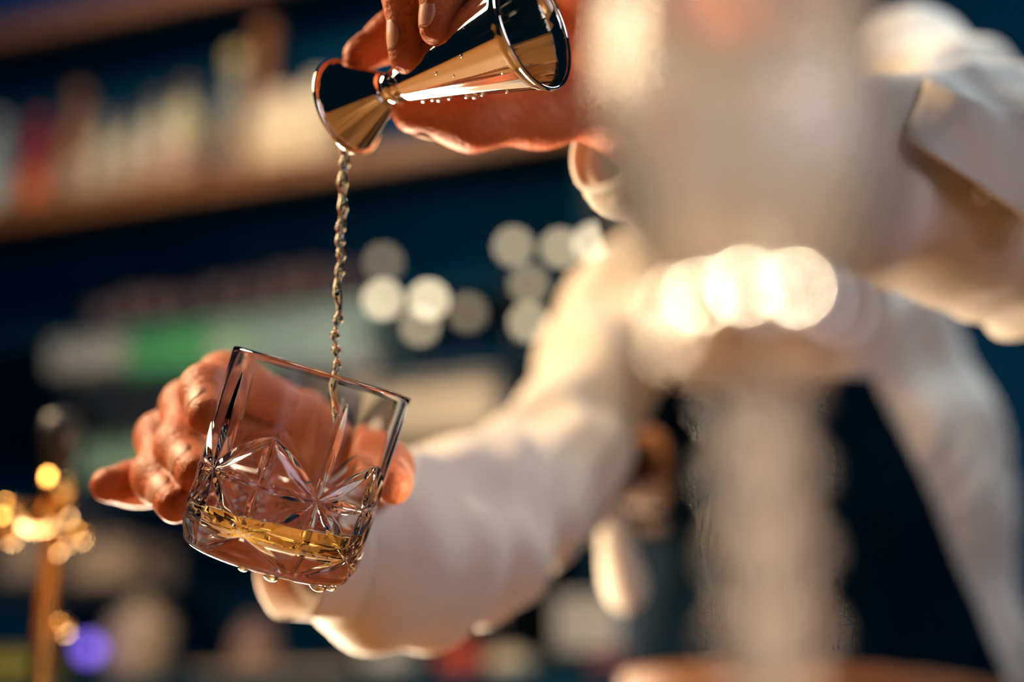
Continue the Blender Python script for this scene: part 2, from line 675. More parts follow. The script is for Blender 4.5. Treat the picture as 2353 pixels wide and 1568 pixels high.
lathe('large_cup', [(0, zw + 0.003)] + big + [(RB, JL), (RB - t_, JL)] + [p for p in big_in if p[1] > zw + 0.012] + [(0, zw + 0.012)], M['steel'], jig, 128)
sm = [(RW + (RS - RW) * f, zw - 0.003 - (zw - 0.003) * f) for f in np.linspace(0, 1, 10)]
sm_in = [(r - t_, z) for r, z in sm[::-1]]
lathe('small_cup', [(0, zw - 0.003)] + sm + [p for p in sm_in if p[1] < zw - 0.010] + [(0, zw - 0.010)], M['steel'], jig, 128)
lathe('waist', [(0, zw - 0.0036), (RW * 0.98, zw - 0.0036), (RW * 0.93, zw), (RW * 0.98, zw + 0.0036), (0, zw + 0.0036)], M['steel'], jig, 64)
for o in jig.children:
    if o.name.endswith('_cup'):
        streak_ripple(o)


def torus_prof(R, z, r, n=10):
    return [(R + r * math.cos(2 * math.pi * k / n), z + r * math.sin(2 * math.pi * k / n)) for k in range(n)]


lathe('large_rim', torus_prof(RB, JL, 0.0011), M['steel'], jig, 160, closed=True)
lathe('small_rim', torus_prof(RS, 0.0, 0.0011), M['steel'], jig, 160, closed=True)


def droplet(parent, loc, r, normal, m):
    pr = [(0, r * 0.8)] + [(r * math.sin(t), r * 0.8 * math.cos(t)) for t in np.linspace(0.25, 1.55, 7)] + [(0, -0.0002)]
    o = lathe('droplet', pr, m, parent, 16)
    o.rotation_mode = 'QUATERNION'
    o.rotation_quaternion = Vector(normal).to_track_quat('Z', 'Y')
    o.location = loc
    return o


def jig_surface(z, ang):
    """ang: 0 towards the camera, 90 deg image-down side."""
    f = (z - zw - 0.003) / (JL - zw - 0.003) if z > zw else (zw - 0.003 - z) / (zw - 0.003)
    r = RW + ((RB if z > zw else RS) - RW) * f
    # frame: x to the right of the axis, -y to the camera
    return np.array([r * math.sin(ang), -r * math.cos(ang), z]), np.array([math.sin(ang), -math.cos(ang), 0])


for f, ang, r in ((.40, 1.50, .0016), (.45, 1.45, .0013), (.47, 1.6, .0017), (.53, 1.5, .0012), (.62, 1.45, .0016), (.65, 1.55, .0020), (.70, 1.42, .0013),
                  (.82, 1.40, .0010), (.58, .35, .0007), (.75, .2, .0008), (.66, .55, .0006), (.9, .75, .0009), (.8, -.3, .0007)):
    loc, nn = jig_surface(JL * f, ang)
    droplet(jig, loc, r, nn, M['water'])
for a in np.linspace(-2.9, -1.3, 9):
    droplet(jig, (RS * math.sin(a), -RS * math.cos(a), -0.0003), 0.0014 + 0.0008 * random.random(), (math.sin(a), -math.cos(a), -0.4), M['water'])

# ------------------------------------------------------------------ the stream
s_top = P(792, 338, 0.634)
s_z1 = 0.0
pts, rad = [], []
z_end = P(772, 985, 0.603)[2]
N_ST = 150
for i in range(N_ST):
    f = i / (N_ST - 1)
    z = s_top[2] + (z_end - s_top[2]) * f
    amp = 0.0004 + 0.0006 * f
    x = s_top[0] - 0.0006 * f + amp * math.sin(f * 34) * 0.8
    y = s_top[1] - 0.001 * f + amp * math.cos(f * 41)
    bead = 0.5 + 0.5 * math.sin(f * 95 + 2.0 * math.sin(f * 17))
    r = 0.0024 * (1 - 0.35 * f) * (0.72 + 0.45 * bead)
    if 0.60 < f < 0.78:
        r *= 0.62 + 0.5 * bead
    pts.append((x, y, z)); rad.append(r)
tube('whisky_stream', pts, rad, M['stream'], None, 16)
tag(bpy.data.objects['whisky_stream'], 'thin beaded stream of whisky falling from jigger to tumbler', 'drink')

# ------------------------------------------------------------------ the bartender
person = empty('person', (0.25, 1.30, 0))
tag(person, 'person in a white shirt and black apron pouring from jigger into tumbler', 'person')
PM = np.array(person.location)


def finger(pts, radii):
    return [(P(*pts[i]), P(*pts[i + 1]), radii[i], radii[i + 1]) for i in range(len(pts) - 1)]


# hand round the tumbler -------------------------------------------------
A_f = {
    'index': ([(700, 965, .700), (515, 872, .676), (474, 898, .642), (477, 955, .612)], [.0118, .0112, .0104, .0090]),
    'middle': ([(660, 1045, .705), (432, 935, .688), (416, 1030, .648), (452, 1086, .614)], [.0122, .0114, .0102, .0090]),
    'ring': ([(620, 1110, .703), (372, 1005, .688), (362, 1098, .650), (403, 1160, .618)], [.0116, .0108, .0098, .0088]),
    'pinky': ([(585, 1180, .700), (400, 1108, .680), (315, 1112, .668), (248, 1116, .655)], [.0106, .0098, .0090, .0084]),
}
A_wrist = P(830, 1262, .765)
A_palm = [(P(700, 965, .705), P(800, 1180, .755), .0125, .019), (P(660, 1045, .71), A_wrist, .0135, .022),
          (P(620, 1110, .708), P(790, 1250, .765), .013, .019), (P(585, 1180, .703), P(770, 1290, .765), .012, .018),
          (P(810, 1120, .738), P(860, 1250, .775), .0165, .021)]
A_thumb = [(P(822, 1165, .748), P(856, 1062, .702), .0180, .0135), (P(856, 1062, .702), P(886, 1075, .668), .0130, .0112),
           (P(886, 1075, .668), P(902, 1116, .638), .0112, .0092)]
A_web = [(P(720, 985, .712), P(845, 1075, .715), .009, .010)]
A_elbow = P(1238, 1120, .985)
A_fore = [(A_wrist, A_wrist + (A_elbow - A_wrist) * 0.55, .026, .034)]


def hand_sdf(fingers, palm, thumb, web, fore, kf=.012, kp=.014):
    def f(Q):
        d = None
        for c in palm:
            x = cap(Q, *c); d = x if d is None else smin(d, x, kp)
        for c in web:
            d = smin(d, cap(Q, *c), kp)
        for c in fore:
            d = smin(d, cap(Q, *c), .02)
        out = d
        for fl in fingers + [thumb]:
            x = None
            for c in fl:
                y = cap(Q, *c); x = y if x is None else smin(x, y, kf)
            out = np.minimum(out, smin(x, d, .009))
        return out
    return f


Af = [finger(*A_f[k]) for k in A_f]
allp = [c[i] for fl in Af for c in fl for i in (0, 1)] + [c[i] for c in A_palm + A_thumb for i in (0, 1)] + [A_fore[0][1]]
lo, hi = bounds(allp, .03)
VA, QA = surface_nets(hand_sdf(Af, A_palm, A_thumb, A_web, A_fore), lo, hi, .0017)

# hand round the jigger ---------------------------------------------------
B_f = {
    'index': ([(1165, -70, .690), (1010, -20, .668), (905, 82, .648), (828, 128, .640)], [.0106, .0100, .0092, .0082]),
    'middle': ([(1200, -150, .675), (1000, -170, .628), (938, -20, .598), (934, 130, .598)], [.0110, .0104, .0092, .0080]),
    'ring': ([(1260, -170, .655), (1110, -190, .606), (1020, -50, .582), (1004, 66, .583)], [.0106, .0098, .0088, .0078]),
    'pinky': ([(1320, -140, .645), (1200, -160, .606), (1110, -70, .590), (1085, 15, .596)], [.0096, .0088, .0078, .0070]),
}
B_wrist = P(1450, 225, .664)
B_palm = [(P(1165, -70, .692), B_wrist, .0125, .022), (P(1200, -150, .678), P(1470, 140, .665), .0135, .020),
          (P(1260, -170, .66), P(1470, 110, .66), .013, .019), (P(1320, -140, .648), P(1480, 100, .655), .012, .018)]
B_thumb = [(P(1420, 215, .665), P(1245, 262, .652), .0195, .0145), (P(1245, 262, .652), P(1082, 283, .640), .0142, .0112),
           (P(1082, 283, .640), P(945, 262, .640), .0112, .0088)]
B_web = [(P(1200, -20, .690), P(1280, 200, .672), .011, .012)]
B_elbow = P(2390, 480, .80)
B_fore = [(B_wrist, P(1640, 390, .692), .0255, .030), (P(1640, 390, .692), P(1950, 415, .735), .030, .037)]
Bf = [finger(*B_f[k]) for k in B_f]
allp = [c[i] for fl in Bf for c in fl for i in (0, 1)] + [c[i] for c in B_palm + B_thumb + B_fore for i in (0, 1)]
lo, hi = bounds(allp, .03)
VB, QB = surface_nets(hand_sdf(Bf, B_palm, B_thumb, B_web, B_fore), lo, hi, .0019)

# head, neck, torso and upper arms (mostly under the shirt) ---------------
HC = P(1640, -150, 1.19)                       # middle of the head
face = nrm(np.array([-0.42, -0.86, -0.28]))    # looks down at the tumbler
hup = nrm(np.array([-0.06, 0, 1]) - face * np.dot(np.array([-0.06, 0, 1]), face))
hside = np.cross(face, hup)
HAX = np.stack([hside, face, hup])


def hl(x, y, z):
    return HC + hside * x + face * y + hup * z


NECK0, NECK1 = hl(0, -.015, -.08), P(1735, 400, 1.25)
SH_A, SH_B = P(1445, 745, 1.15), P(2060, 245, 1.10)
T1, T2, T3 = P(1805, 720, 1.26), P(1885, 1080, 1.29), P(1920, 1560, 1.30)


def body_sdf(Q):
    d = ell(Q, hl(0, -.012, .035), HAX, (.075, .094, .082))
    d = smin(d, ell(Q, hl(0, .010, -.040), HAX, (.060, .078, .072)), .04)
    d = smin(d, ell(Q, hl(0, .058, -.082), HAX, (.036, .030, .026)), .03)
    d = smin(d, cap(Q, hl(0, .083, .012), hl(0, .106, -.022), .008, .0125), .012)
    d = smin(d, cap(Q, hl(-.016, .086, -.027), hl(.016, .086, -.027), .008, .008), .012)
    d = smin(d, cap(Q, hl(-.035, .074, .030), hl(.035, .074, .030), .012, .012), .016)
    for s in (-1, 1):
        d = smax(d, -ell(Q, hl(s * .032, .089, .010), HAX, (.017, .013, .011)), .012)
        d = smin(d, ell(Q, hl(s * .078, -.008, -.005), HAX, (.008, .020, .032)), .006)
    d = smin(d, cap(Q, hl(-.02, .079, -.056), hl(.02, .079, -.056), .009, .009), .012)
    d = smin(d, cap(Q, NECK0, NECK1, .054, .060), .03)
    d = smin(d, cap(Q, SH_A, SH_B, .040, .046), .05)
    d = smin(d, cap(Q, T1, T2, .105, .135), .06)
    d = smin(d, cap(Q, T2, T3, .135, .145), .06)
    d = smin(d, cap(Q, SH_A, A_elbow, .036, .032), .03)
    d = smin(d, cap(Q, A_elbow, A_wrist + (A_elbow - A_wrist) * .45, .032, .034), .02)
    d = smin(d, cap(Q, SH_B, B_elbow, .045, .038), .03)
    d = smin(d, cap(Q, B_elbow, P(1930, 415, .735), .040, .036), .02)
    d = smin(d, cap(Q, T3, P(1860, 2050, 1.32), .14, .12), .05)
    return d


lo, hi = bounds([HC, SH_A, SH_B, T2, T3, A_elbow, B_elbow, P(1860, 2050, 1.32)], .18)
VC, QC = surface_nets(body_sdf, lo, hi, .0075)
verts = np.concatenate([VA, VB, VC]) - PM
quads = np.concatenate([QA, QB + len(VA), QC + len(VA) + len(VB)])
skin = fast_mesh('body', verts, quads, M['skin'], person)
md = skin.modifiers.new('smooth', 'SMOOTH'); md.factor = 0.5; md.iterations = 2


def child(name, v, q, m):
    return fast_mesh(name, v - PM, q, m, person)


def nail(tip_pts, dorsal, r, wid=1.0, length=.0140, along=.62):
    a, b = P(*tip_pts[0]), P(*tip_pts[1])
    ax = nrm(b - a)
    dv = nrm(dorsal - ax * np.dot(dorsal, ax))
    sd = np.cross(ax, dv)
    c0 = a + (b - a) * along
    vs, fs = [], []
    nu, nv = 11, 13
    for j in range(nv):
        l = j / (nv - 1)
        half = 0.92 * wid * min(1, math.sqrt(max(1 - ((l - .55) / .56) ** 2, 0.02)))
        for i in range(nu):
            t = (i / (nu - 1) * 2 - 1) * half
            rr = r * (1.015 - 0.30 * max(0, l - .45) ** 1.6)
            vs.append(c0 + ax * (l - .35) * length + rr * (math.cos(t) * dv + math.sin(t) * sd))
    for j in range(nv - 1):
        for i in range(nu - 1):
            fs.append((j * nu + i, j * nu + i + 1, (j + 1) * nu + i + 1, (j + 1) * nu + i))
    o = new_obj('fingernail', np.array(vs) - PM, fs, M['nail'], person)
    m = o.modifiers.new('thick', 'SOLIDIFY'); m.thickness = 0.0008; m.offset = 0
    return o


def camdir(r, u, toward):
    return RIGHT * r + UP * u - FWD * toward


for k, dv in (('index', camdir(-.75, .35, .75)), ('middle', camdir(-.7, .45, .75)), ('ring', camdir(-.65, .5, .75)), ('pinky', camdir(.0, .95, -.15))):
    p, r = A_f[k]
    nail(p[2:4], dv, (r[2] + r[3]) / 2)
nail([(886, 1075, .668), (902, 1116, .638)], camdir(.9, .3, -.25), .0104)
for k, dv in (('index', camdir(-.3, .95, -.3)), ('middle', camdir(-.93, .2, .30)), ('ring', camdir(-.85, .15, .52)), ('pinky', camdir(-.7, .3, .7))):
    p, r = B_f[k]
    nail(p[2:4], dv, (r[2] + r[3]) / 2)
nail([(1082, 283, .640), (945, 262, .640)], camdir(0, -.8, -.6), .0100)

# face details and hair
for s in (-1, 1):
    e = hl(s * .032, .077, .010)
    v, f = lathe_mesh([(0, -.0115)] + [(.0115 * math.sin(t), -.0115 * math.cos(t)) for t in np.linspace(.2, 2.9, 12)] + [(0, .0115)], 20)
    o = new_obj('eye', np.array(v), f, M['eye'], person)
    o.location = e - PM
    v, f = lathe_mesh([(0, .0008), (.003, .0006), (.0052, 0)], 20)
    o2 = new_obj('iris', np.array(v), f, M['iris'], person)
    o2.rotation_mode = 'QUATERNION'
    o2.rotation_quaternion = Vector(face).to_track_quat('Z', 'Y')
    o2.location = e + face * .0112 - PM
tube('lips', [hl(x, .0885 - 18 * x * x, -.056 - 3 * x * x) - PM for x in np.linspace(-.022, .022, 9)], [.001, .003, .0038, .004, .0036, .004, .0038, .003, .001], M['lip'], person, 10)
for s in (-1, 1):
    tube('eyebrow', [hl(s * x, .087 - 4 * (x - .03) ** 2 - .35 * max(0, x - .03), .033 + .12 * (x - .02)) - PM for x in np.linspace(.014, .052, 8)], [.001, .0026, .003, .003, .003, .0026, .002, .001], M['hair'], person, 8)


def hair_sdf(Q):
    d = ell(Q, hl(0, -.020, .045), HAX, (.084, .100, .088))
    q = (Q - HC.astype(np.float32)) @ HAX.T.astype(np.float32)
    front = q[:, 1] * 0.75 - q[:, 2] * 0.66 + .005
    wav = .003 * np.sin(q[:, 0] * 230) * np.sin(q[:, 1] * 160 + 1)
    return np.maximum(d + wav, smax(front, -q[:, 2] - .055, .01))


lo, hi = bounds([HC], .17)
child('hair', *surface_nets(hair_sdf, lo, hi, .0045), M['hair'])

# shirt -------------------------------------------------------------------
A_cuff = P(735, 1258, .732)
A_bag = P(905, 1278, .775)
A_dir = nrm(RIGHT * .86 - UP * .10 + FWD * .50)
B_cuff = P(1455, 300, .668)
B_path = [(B_cuff, .036), (P(1640, 395, .692), .041), (P(1900, 415, .728), .047), (P(2200, 430, .765), .058), (B_elbow, .066), (SH_B, .072)]
B_dir = nrm(B_path[1][0] - B_cuff)


def wrinkle(Q, s=1.0):
    x, y, z = Q[:, 0], Q[:, 1], Q[:, 2]
    a = np.sin(70 * x - 38 * z + 2.2 * np.sin(31 * y + 17 * z)) * .0030
    b = np.sin(46 * z + 30 * y + 2.0 * np.sin(40 * x + 5 * y)) * .0026
    c = np.sin(120 * x + 90 * y - 70 * z + 3 * np.sin(35 * z)) * .0012
    return (a + b + c) * s


def torso(Q):
    d = cap(Q, SH_A, SH_B, .058, .066)
    d = smin(d, cap(Q, P(1740, 520, 1.24), T1, .075, .125), .06)
    d = smin(d, cap(Q, T1, T2, .125, .158), .05)
    d = smin(d, cap(Q, T2, T3, .158, .170), .05)
    d = smin(d, cap(Q, T3, P(1930, 1900, 1.30), .170, .165), .05)
    return d


def sleeveB_sdf(Q):
    slB = None
    for (a, ra), (b, rb) in zip(B_path[:-1], B_path[1:]):
        x = cap(Q, a, b, ra, rb); slB = x if slB is None else smin(slB, x, .03)
    return slB + wrinkle(Q) * 1.2


def front_of(p, sdf, off, fallback):
    """Slide p along its line of sight to the front of a body."""
    v = nrm(p - CAM)
    t = np.linspace(-.2, .2, 401)
    d = sdf((p + v * t[:, None]).astype(np.float32)) - off
    return p + v * t[np.argmax(d < 0)] if (d < 0).any() else fallback


def shirt_sdf(Q):
    d = torso(Q)
    # sleeve of the arm with the tumbler: loose, sagging below the forearm
    sag = A_bag + (A_elbow - A_bag) * .45 - UP * .004
    sl = smin(cap(Q, A_cuff, A_bag, .036, .050), cap(Q, A_bag, sag, .050, .053), .02)
    sl = smin(sl, cap(Q, sag, A_elbow, .053, .047), .03)
    sl = smin(sl, cap(Q, A_elbow, SH_A, .046, .052), .04)
    hole = cap(Q, A_cuff - A_dir * .10, A_cuff + A_dir * .03, .030, .028)
    endp = (Q - A_cuff.astype(np.float32)) @ (-A_dir).astype(np.float32) - .010
    slB = sleeveB_sdf(Q)
    holeB = cap(Q, B_cuff - B_dir * .10, B_cuff + B_dir * .025, .031, .029)
    endB = (Q - B_cuff.astype(np.float32)) @ (-B_dir).astype(np.float32) - .006
    wr = wrinkle(Q)
    sl = np.maximum(np.maximum(sl + wr * 1.1, endp), -hole)
    slB = np.maximum(np.maximum(slB, endB), -holeB)
    d = smin(d + wr, sl, .03)
    d = smin(d, slB, .025)
    neck = cap(Q, NECK0, P(1730, 420, 1.22), .058, .050)
    return smax(d, -neck, .006)


lo, hi = bounds([A_cuff - .03, A_elbow, B_cuff, B_elbow, SH_A, SH_B, T2, T3, P(1930, 1850, 1.30)], .10)
lo = np.minimum(lo, T3 - .19); hi = np.maximum(hi, T2 + .18)
shirt = child('shirt', *surface_nets(shirt_sdf, lo, hi, .0048), M['shirt'])
md = shirt.modifiers.new('smooth', 'SMOOTH'); md.factor = 0.5; md.iterations = 2


def ring_band(name, c, axis, r0, r1, length, wav, m, gap=None, thick=.003, n=72, nz=8, sag=None):
    z = nrm(axis)
    mt = frame_mtx(c, z, away=FWD)
    x = np.array(mt.col[0][:3]); y = np.array(mt.col[1][:3])
    vs, fs = [], []
    a0, a1 = (0, 2 * math.pi) if gap is None else gap
    for j in range(nz):
        l = j / (nz - 1)
        r = r0 + (r1 - r0) * l
        for i in range(n + 1):
            t = a0 + (a1 - a0) * i / n
            rr = r * (1 + wav * math.sin(3 * t + 1) * l + .5 * wav * math.sin(7 * t) * l)
            p = c + z * length * l + rr * (math.cos(t) * x + math.sin(t) * y)
            if sag is not None:
                p = p + np.asarray(sag) * l * max(0.0, float(np.dot(math.cos(t) * x + math.sin(t) * y, nrm(sag)))) ** 1.5
            vs.append(p)
    for j in range(nz - 1):
        for i in range(n):
            fs.append((j * (n + 1) + i, j * (n + 1) + i + 1, (j + 1) * (n + 1) + i + 1, (j + 1) * (n + 1) + i))
    o = new_obj(name, np.array(vs) - PM, fs, m, person)
    md = o.modifiers.new('thick', 'SOLIDIFY'); md.thickness = thick; md.offset = 0
    return o


# open cuff under the tumbler, its lower flap drooping
ring_band('cuff', A_cuff + A_dir * .014, -A_dir, .0385, .0380, .026, .05, M['shirt'], sag=-UP * .004 - RIGHT * .020)
# unbuttoned cuff of the pouring arm with its flap and button
ring_band('cuff', B_cuff + B_dir * .040, -B_dir, .0410, .0350, .050, .03, M['shirt'])
# the placket: a fold of cloth lying over the sleeve towards the camera
mB = frame_mtx(B_cuff, B_dir, away=FWD)
bx, by = np.array(mB.col[0][:3]), np.array(mB.col[1][:3])
if np.dot(bx, UP) < 0:
    sgn = -1
else:
    sgn = 1
flap_v, flap_f = [], []
NU, NL = 14, 18
for j in range(NL):
    l = j / (NL - 1)
    for i in range(NU):
        u = i / (NU - 1)
        px = 2100 + 330 * l + 26 * (1 - l) * math.cos(3.1 * u)
        top_y = 178 + 30 * math.sin(l * 3.1) + 70 * l
        bot_y = 318 + 235 * l ** 1.05
        yy = top_y + (bot_y - top_y) * u
        pt = front_of(P(px, yy, .755), sleeveB_sdf, .004, P(px, yy, .755))
        lift = -.003 + (.007 + .010 * u ** 2 + .003 * math.sin(5 * l + 2 * u)) * min(1, l / .22) ** .7
        flap_v.append(pt - nrm(pt - CAM) * lift)
for j in range(NL - 1):
    for i in range(NU - 1):
        flap_f.append((j * NU + i, j * NU + i + 1, (j + 1) * NU + i + 1, (j + 1) * NU + i))
fl = new_obj('sleeve_flap', np.array(flap_v) - PM, flap_f, M['shirt'], person)
md = fl.modifiers.new('thick', 'SOLIDIFY'); md.thickness = .004; md.offset = 0
md = fl.modifiers.new('sub', 'SUBSURF'); md.levels = 1; md.render_levels = 2
bt = lathe('button', [(0, .0012), (.0022, .0012), (.0030, .0026), (.0046, .0024), (.0054, .0010), (.0050, -.0006), (0, -.0006)], M['button'], person, 32)
bt.rotation_mode = 'QUATERNION'
bt.rotation_quaternion = Vector(camdir(-.2, -.25, .9)).to_track_quat('Z', 'Y')
bt.location = front_of(P(2256, 443, .76), sleeveB_sdf, .006, P(2256, 443, .70)) - PM
# collar
cc = P(1728, 330, 1.235)
ring_band('collar', cc, nrm(NECK0 - NECK1), .062, .070, .045, .05, M['shirt'], gap=(-1.2, 4.3), n=60)

# apron: a cloth shell over the front of the shirt -------------------------
z_top = P(1700, 850, 1.10)[2]
z_bot = P(1700, 1512, 1.12)[2]
pr0, pr1 = P(1975, 800, 1.12), P(2312, 1540, 1.14)
pl0, pl1 = P(1395, 830, 1.12) - RIGHT * .05, P(1452, 1500, 1.12) - RIGHT * .05


def edge_x(p, q, z):
    f = (z - p[2]) / (q[2] - p[2])
    return p[0] + (q[0] - p[0]) * f


def apron_sdf(Q):
    d = torso(Q)
    sh = np.abs(d - .0075 + .5 * wrinkle(Q)) - .0050
    z = Q[:, 2]
    m = np.maximum(edge_x(pl0, pl1, z) - Q[:, 0], Q[:, 0] - edge_x(pr0, pr1, z))
    m = np.maximum(m, z - z_top)
    m = np.maximum(m, z_bot - .30 - z)
    m = np.maximum(m, Q[:, 1] - (T2[1] + .06 - .6 * np.clip(Q[:, 0] - T2[0] + .05, 0, .15)))
    return np.maximum(sh, m)


lo, hi = bounds([pl0, pr1, P(1452, 1700, 1.05), T2], .05); hi[1] = T2[1] + .08
lo[1] -= .16; lo[2] = z_bot - .32; lo[0] -= .05; hi[0] += .05; hi[2] = z_top + .03
ap = child('apron', *surface_nets(apron_sdf, lo, hi, .0040), M['apron'])


def belt_sdf(Q):
    d = torso(Q)
    sh = np.abs(d - .017) - .0050
    z = Q[:, 2]
    zb = z_bot - .03 * (Q[:, 0] - .15) ** 2 * 10
    return np.maximum(np.maximum(sh, z - zb), zb - .075 - z)


lo, hi = bounds([T3], .23); lo[2] = z_bot - .12; hi[2] = z_bot + .03
child('leather_belt', *surface_nets(belt_sdf, lo, hi, .0045), M['leather'])

# leather patch with a dark emblem on the apron
pc = P(1490, 1078, 1.085)
pn = nrm(camdir(-.55, .0, .85))
pu = nrm(UP - pn * np.dot(UP, pn)); ps = np.cross(pu, pn)
def on_front(p):
    """Slide a point along the view direction until it lies on the apron's front."""
    v = nrm(p - CAM)
    t = np.linspace(-.2, .2, 401)
    Q = (p + v * t[:, None]).astype(np.float32)
    d = torso(Q) - .0145
    i = np.argmax(d < 0)
    return p + v * t[i] if (d < 0).any() else p


def patch_grid(cx, cy, rx, ry, k, lift, name, m, power=3.0):
    vs, fs = [], []
    nr, na = 6, 40
    vs.append(on_front(P(cx, cy, 1.1)) + pn * lift)
    for j in range(1, nr + 1):
        for i in range(na):
            a = 2 * math.pi * i / na
            c, s = math.cos(a), math.sin(a)
            q = (abs(c) ** power + abs(s) ** power) ** (-1 / power)
            vs.append(on_front(P(cx + rx * q * c * j / nr + k * ry * s * j / nr, cy + ry * q * s * j / nr, 1.1)) + pn * lift)
    for i in range(na):
        fs.append((0, 1 + i, 1 + (i + 1) % na))
    for j in range(nr - 1):
        for i in range(na):
            a, b = 1 + j * na + i, 1 + j * na + (i + 1) % na
            fs.append((a, a + na, b + na, b))
    o = new_obj(name, np.array(vs) - PM, fs, m, ap)
    o.location = (0, 0, 0)
    md = o.modifiers.new('thick', 'SOLIDIFY'); md.thickness = .003; md.offset = 0
    return o


patch = patch_grid(1488, 1080, 58, 96, .05, .003, 'leather_patch', M['leather'])
tag(patch, 'brown leather patch with a dark emblem')
def emblem(pts, r):
    o = tube('emblem_stroke', [on_front(P(x, y, 1.1)) + pn * .0055 - PM for x, y in pts], r, M['emboss'], ap, 8)
emblem([(1462, 1030), (1490, 1018), (1516, 1032), (1512, 1052), (1484, 1058)], .0022)
emblem([(1478, 1085), (1500, 1075), (1520, 1090), (1512, 1112), (1486, 1116), (1470, 1130)], .0022)
emblem([(1462, 1060), (1466, 1100), (1460, 1140)], .0018)
emblem([(1486, 1142), (1512, 1136)], .0018)
M['patchtext'] = mat('brown_print', (0.09, 0.045, 0.022), 0.8, noise=0.3, nscale=90)
for x in (1452, 1474, 1500, 1524):
    patch_grid(x, 1210, 9 if x < 1490 else 11, 15, 0, .003, 'apron_lettering', M['patchtext'])

# white cloth hanging at the waist
towel_v, towel_f = [], []
NR = 16
tp = [(1402, 1170, 1.06, .010), (1410, 1230, 1.055, .012), (1422, 1290, 1.05, .016), (1436, 1345, 1.05, .019), (1444, 1385, 1.05, .015), (1448, 1405, 1.05, .006)]
tv2, tf2 = tube_mesh([P(a, b, c) - PM for a, b, c, r in tp], [t[3] for t in tp], 16)
o = new_obj('waist_cloth', tv2, tf2, M['shirt'], person)
md = o.modifiers.new('sub', 'SUBSURF'); md.levels = 1; md.render_levels = 2

# ------------------------------------------------------------------ the stemmed glass close to the camera
FG = P(1738, 800, .238)
g = empty('stemmed_glass', (FG[0], FG[1], BAR_Z))
tag(g, 'large blurred stemmed glass with ringed stem standing closest on the bar', 'glass')
M['fgglass'] = mat('foreground_glass', (1, 0.97, 0.92), 0.16, trans=0.94, ior=1.45)
zs = FG[2] - BAR_Z          # top of the stem
prof = [(0, 0), (.030, 0), (.0305, .0012), (.028, .0022), (.012, .0048), (.0062, .008)]
k = 5
for i in range(k):
    z0 = .010 + (zs - .012) * i / k
    dz = (zs - .012) / k
    prof += [(.0056, z0), (.0060, z0 + dz * .22), (.0084, z0 + dz * .36), (.0088, z0 + dz * .5), (.0084, z0 + dz * .64), (.0060, z0 + dz * .78)]
prof += [(.0060, zs), (0, zs + .0005)]
M['fgstem'] = mat('frosted_stem_glass', (.9, .84, .82), 0.35, trans=.95, ior=1.45, noise=.05, nscale=60)
lathe('stem', prof, M['fgstem'], g, 40)
bo = [(0, zs), (.007, zs + .0005), (.012, zs + .003), (.0185, zs + .010), (.0235, zs + .020), (.0262, zs + .032), (.0268, zs + .046), (.0262, zs + .060), (.0255, zs + .072)]
bi = [(r - .0022, z) for r, z in bo[::-1][:-3]] + [(.010, zs + .0060), (0, zs + .0048)]
def faceted(name, prof, m, parent, n=14, amp=.05):
    v, f = lathe_mesh(prof, 84)
    v = np.array(v)
    a = np.arctan2(v[:, 1], v[:, 0])
    cell = 2 * np.pi / n
    loc = (a % cell) / cell - .5
    k = np.where(np.hypot(v[:, 0], v[:, 1]) > .01, 1 - amp * (np.abs(loc) * 2) ** 2, 1)
    v[:, 0] *= k; v[:, 1] *= k
    return new_obj(name, v, f, m, parent)
faceted('bowl', bo + bi, M['fgglass'], g)
M['silver'] = mat('glint_bead', (.97, .93, .84), .20, metal=1.0, noise=.04, nscale=200)  # metal beads added under the bowl to throw the bright glints
for k in range(8):
    a = 2 * math.pi * (k + .62) / 8
    r = .0062
    v, f = lathe_mesh([(0, -r)] + [(r * math.sin(t), -r * math.cos(t)) for t in np.linspace(.25, 2.9, 10)] + [(0, r)], 24)
    o = new_obj('glint_bead', v, f, M['silver'], g)
    o.location = (.0115 * math.cos(a), .0115 * math.sin(a), zs + .004)
sp = bpy.data.lights.new('glint_spot', 'SPOT')  # narrow spot added to light the bead glints and the bowl's haze
sp.energy = 290; sp.color = CREAM; sp.spot_size = math.radians(5.6); sp.spot_blend = .4; sp.shadow_soft_size = .03
so = bpy.data.objects.new('glint_spot', sp); col.objects.link(so)
so.location = (-0.15, -0.55, 2.25)
so.rotation_euler = (Vector(FG) - Vector((0, 0, .006)) - Vector(so.location)).to_track_quat('-Z', 'Y').to_euler()

# ------------------------------------------------------------------ the beer tap
tb_ = P(110, 1350, 1.02)
tap = empty('beer_tap', (tb_[0], tb_[1], BAR_Z))
tag(tap, 'brass beer tap with a black handle at the left end of the bar', 'tap')
def lp(px, py, d=1.02):
    return P(px, py, d) - np.array([tb_[0], tb_[1], BAR_Z])
c0 = lp(112, 1350)
zt = lp(120, 1200)[2]
lathe('tap_column', [(0, 0), (.034, 0), (.034, .004), (.020, .008), (.0085, .016), (.0075, .05), (.0075, zt), (.011, zt + .004), (.011, zt + .016), (0, zt + .018)], M['brass'], tap, 32)
tube('faucet', [lp(115, 1195, 1.02), lp(80, 1195, 1.0), lp(50, 1185, .98), lp(28, 1180, .965), lp(15, 1210, .955), lp(10, 1250, .95)], [.010, .011, .010, .009, .008, .0075], M['brass'], tap, 20)
a, b = lp(128, 1195), lp(134, 1085)
tube('handle_socket', [a, a + (b - a) * .5, b], [.011, .0125, .0105], M['brass'], tap, 24)
a, b = lp(134, 1088), lp(146, 945)
tube('tap_handle', [a, a + (b - a) * .2, a + (b - a) * .6, a + (b - a) * .92, b], [.008, .012, .0155, .0135, .006], M['blackplastic'], tap, 24)
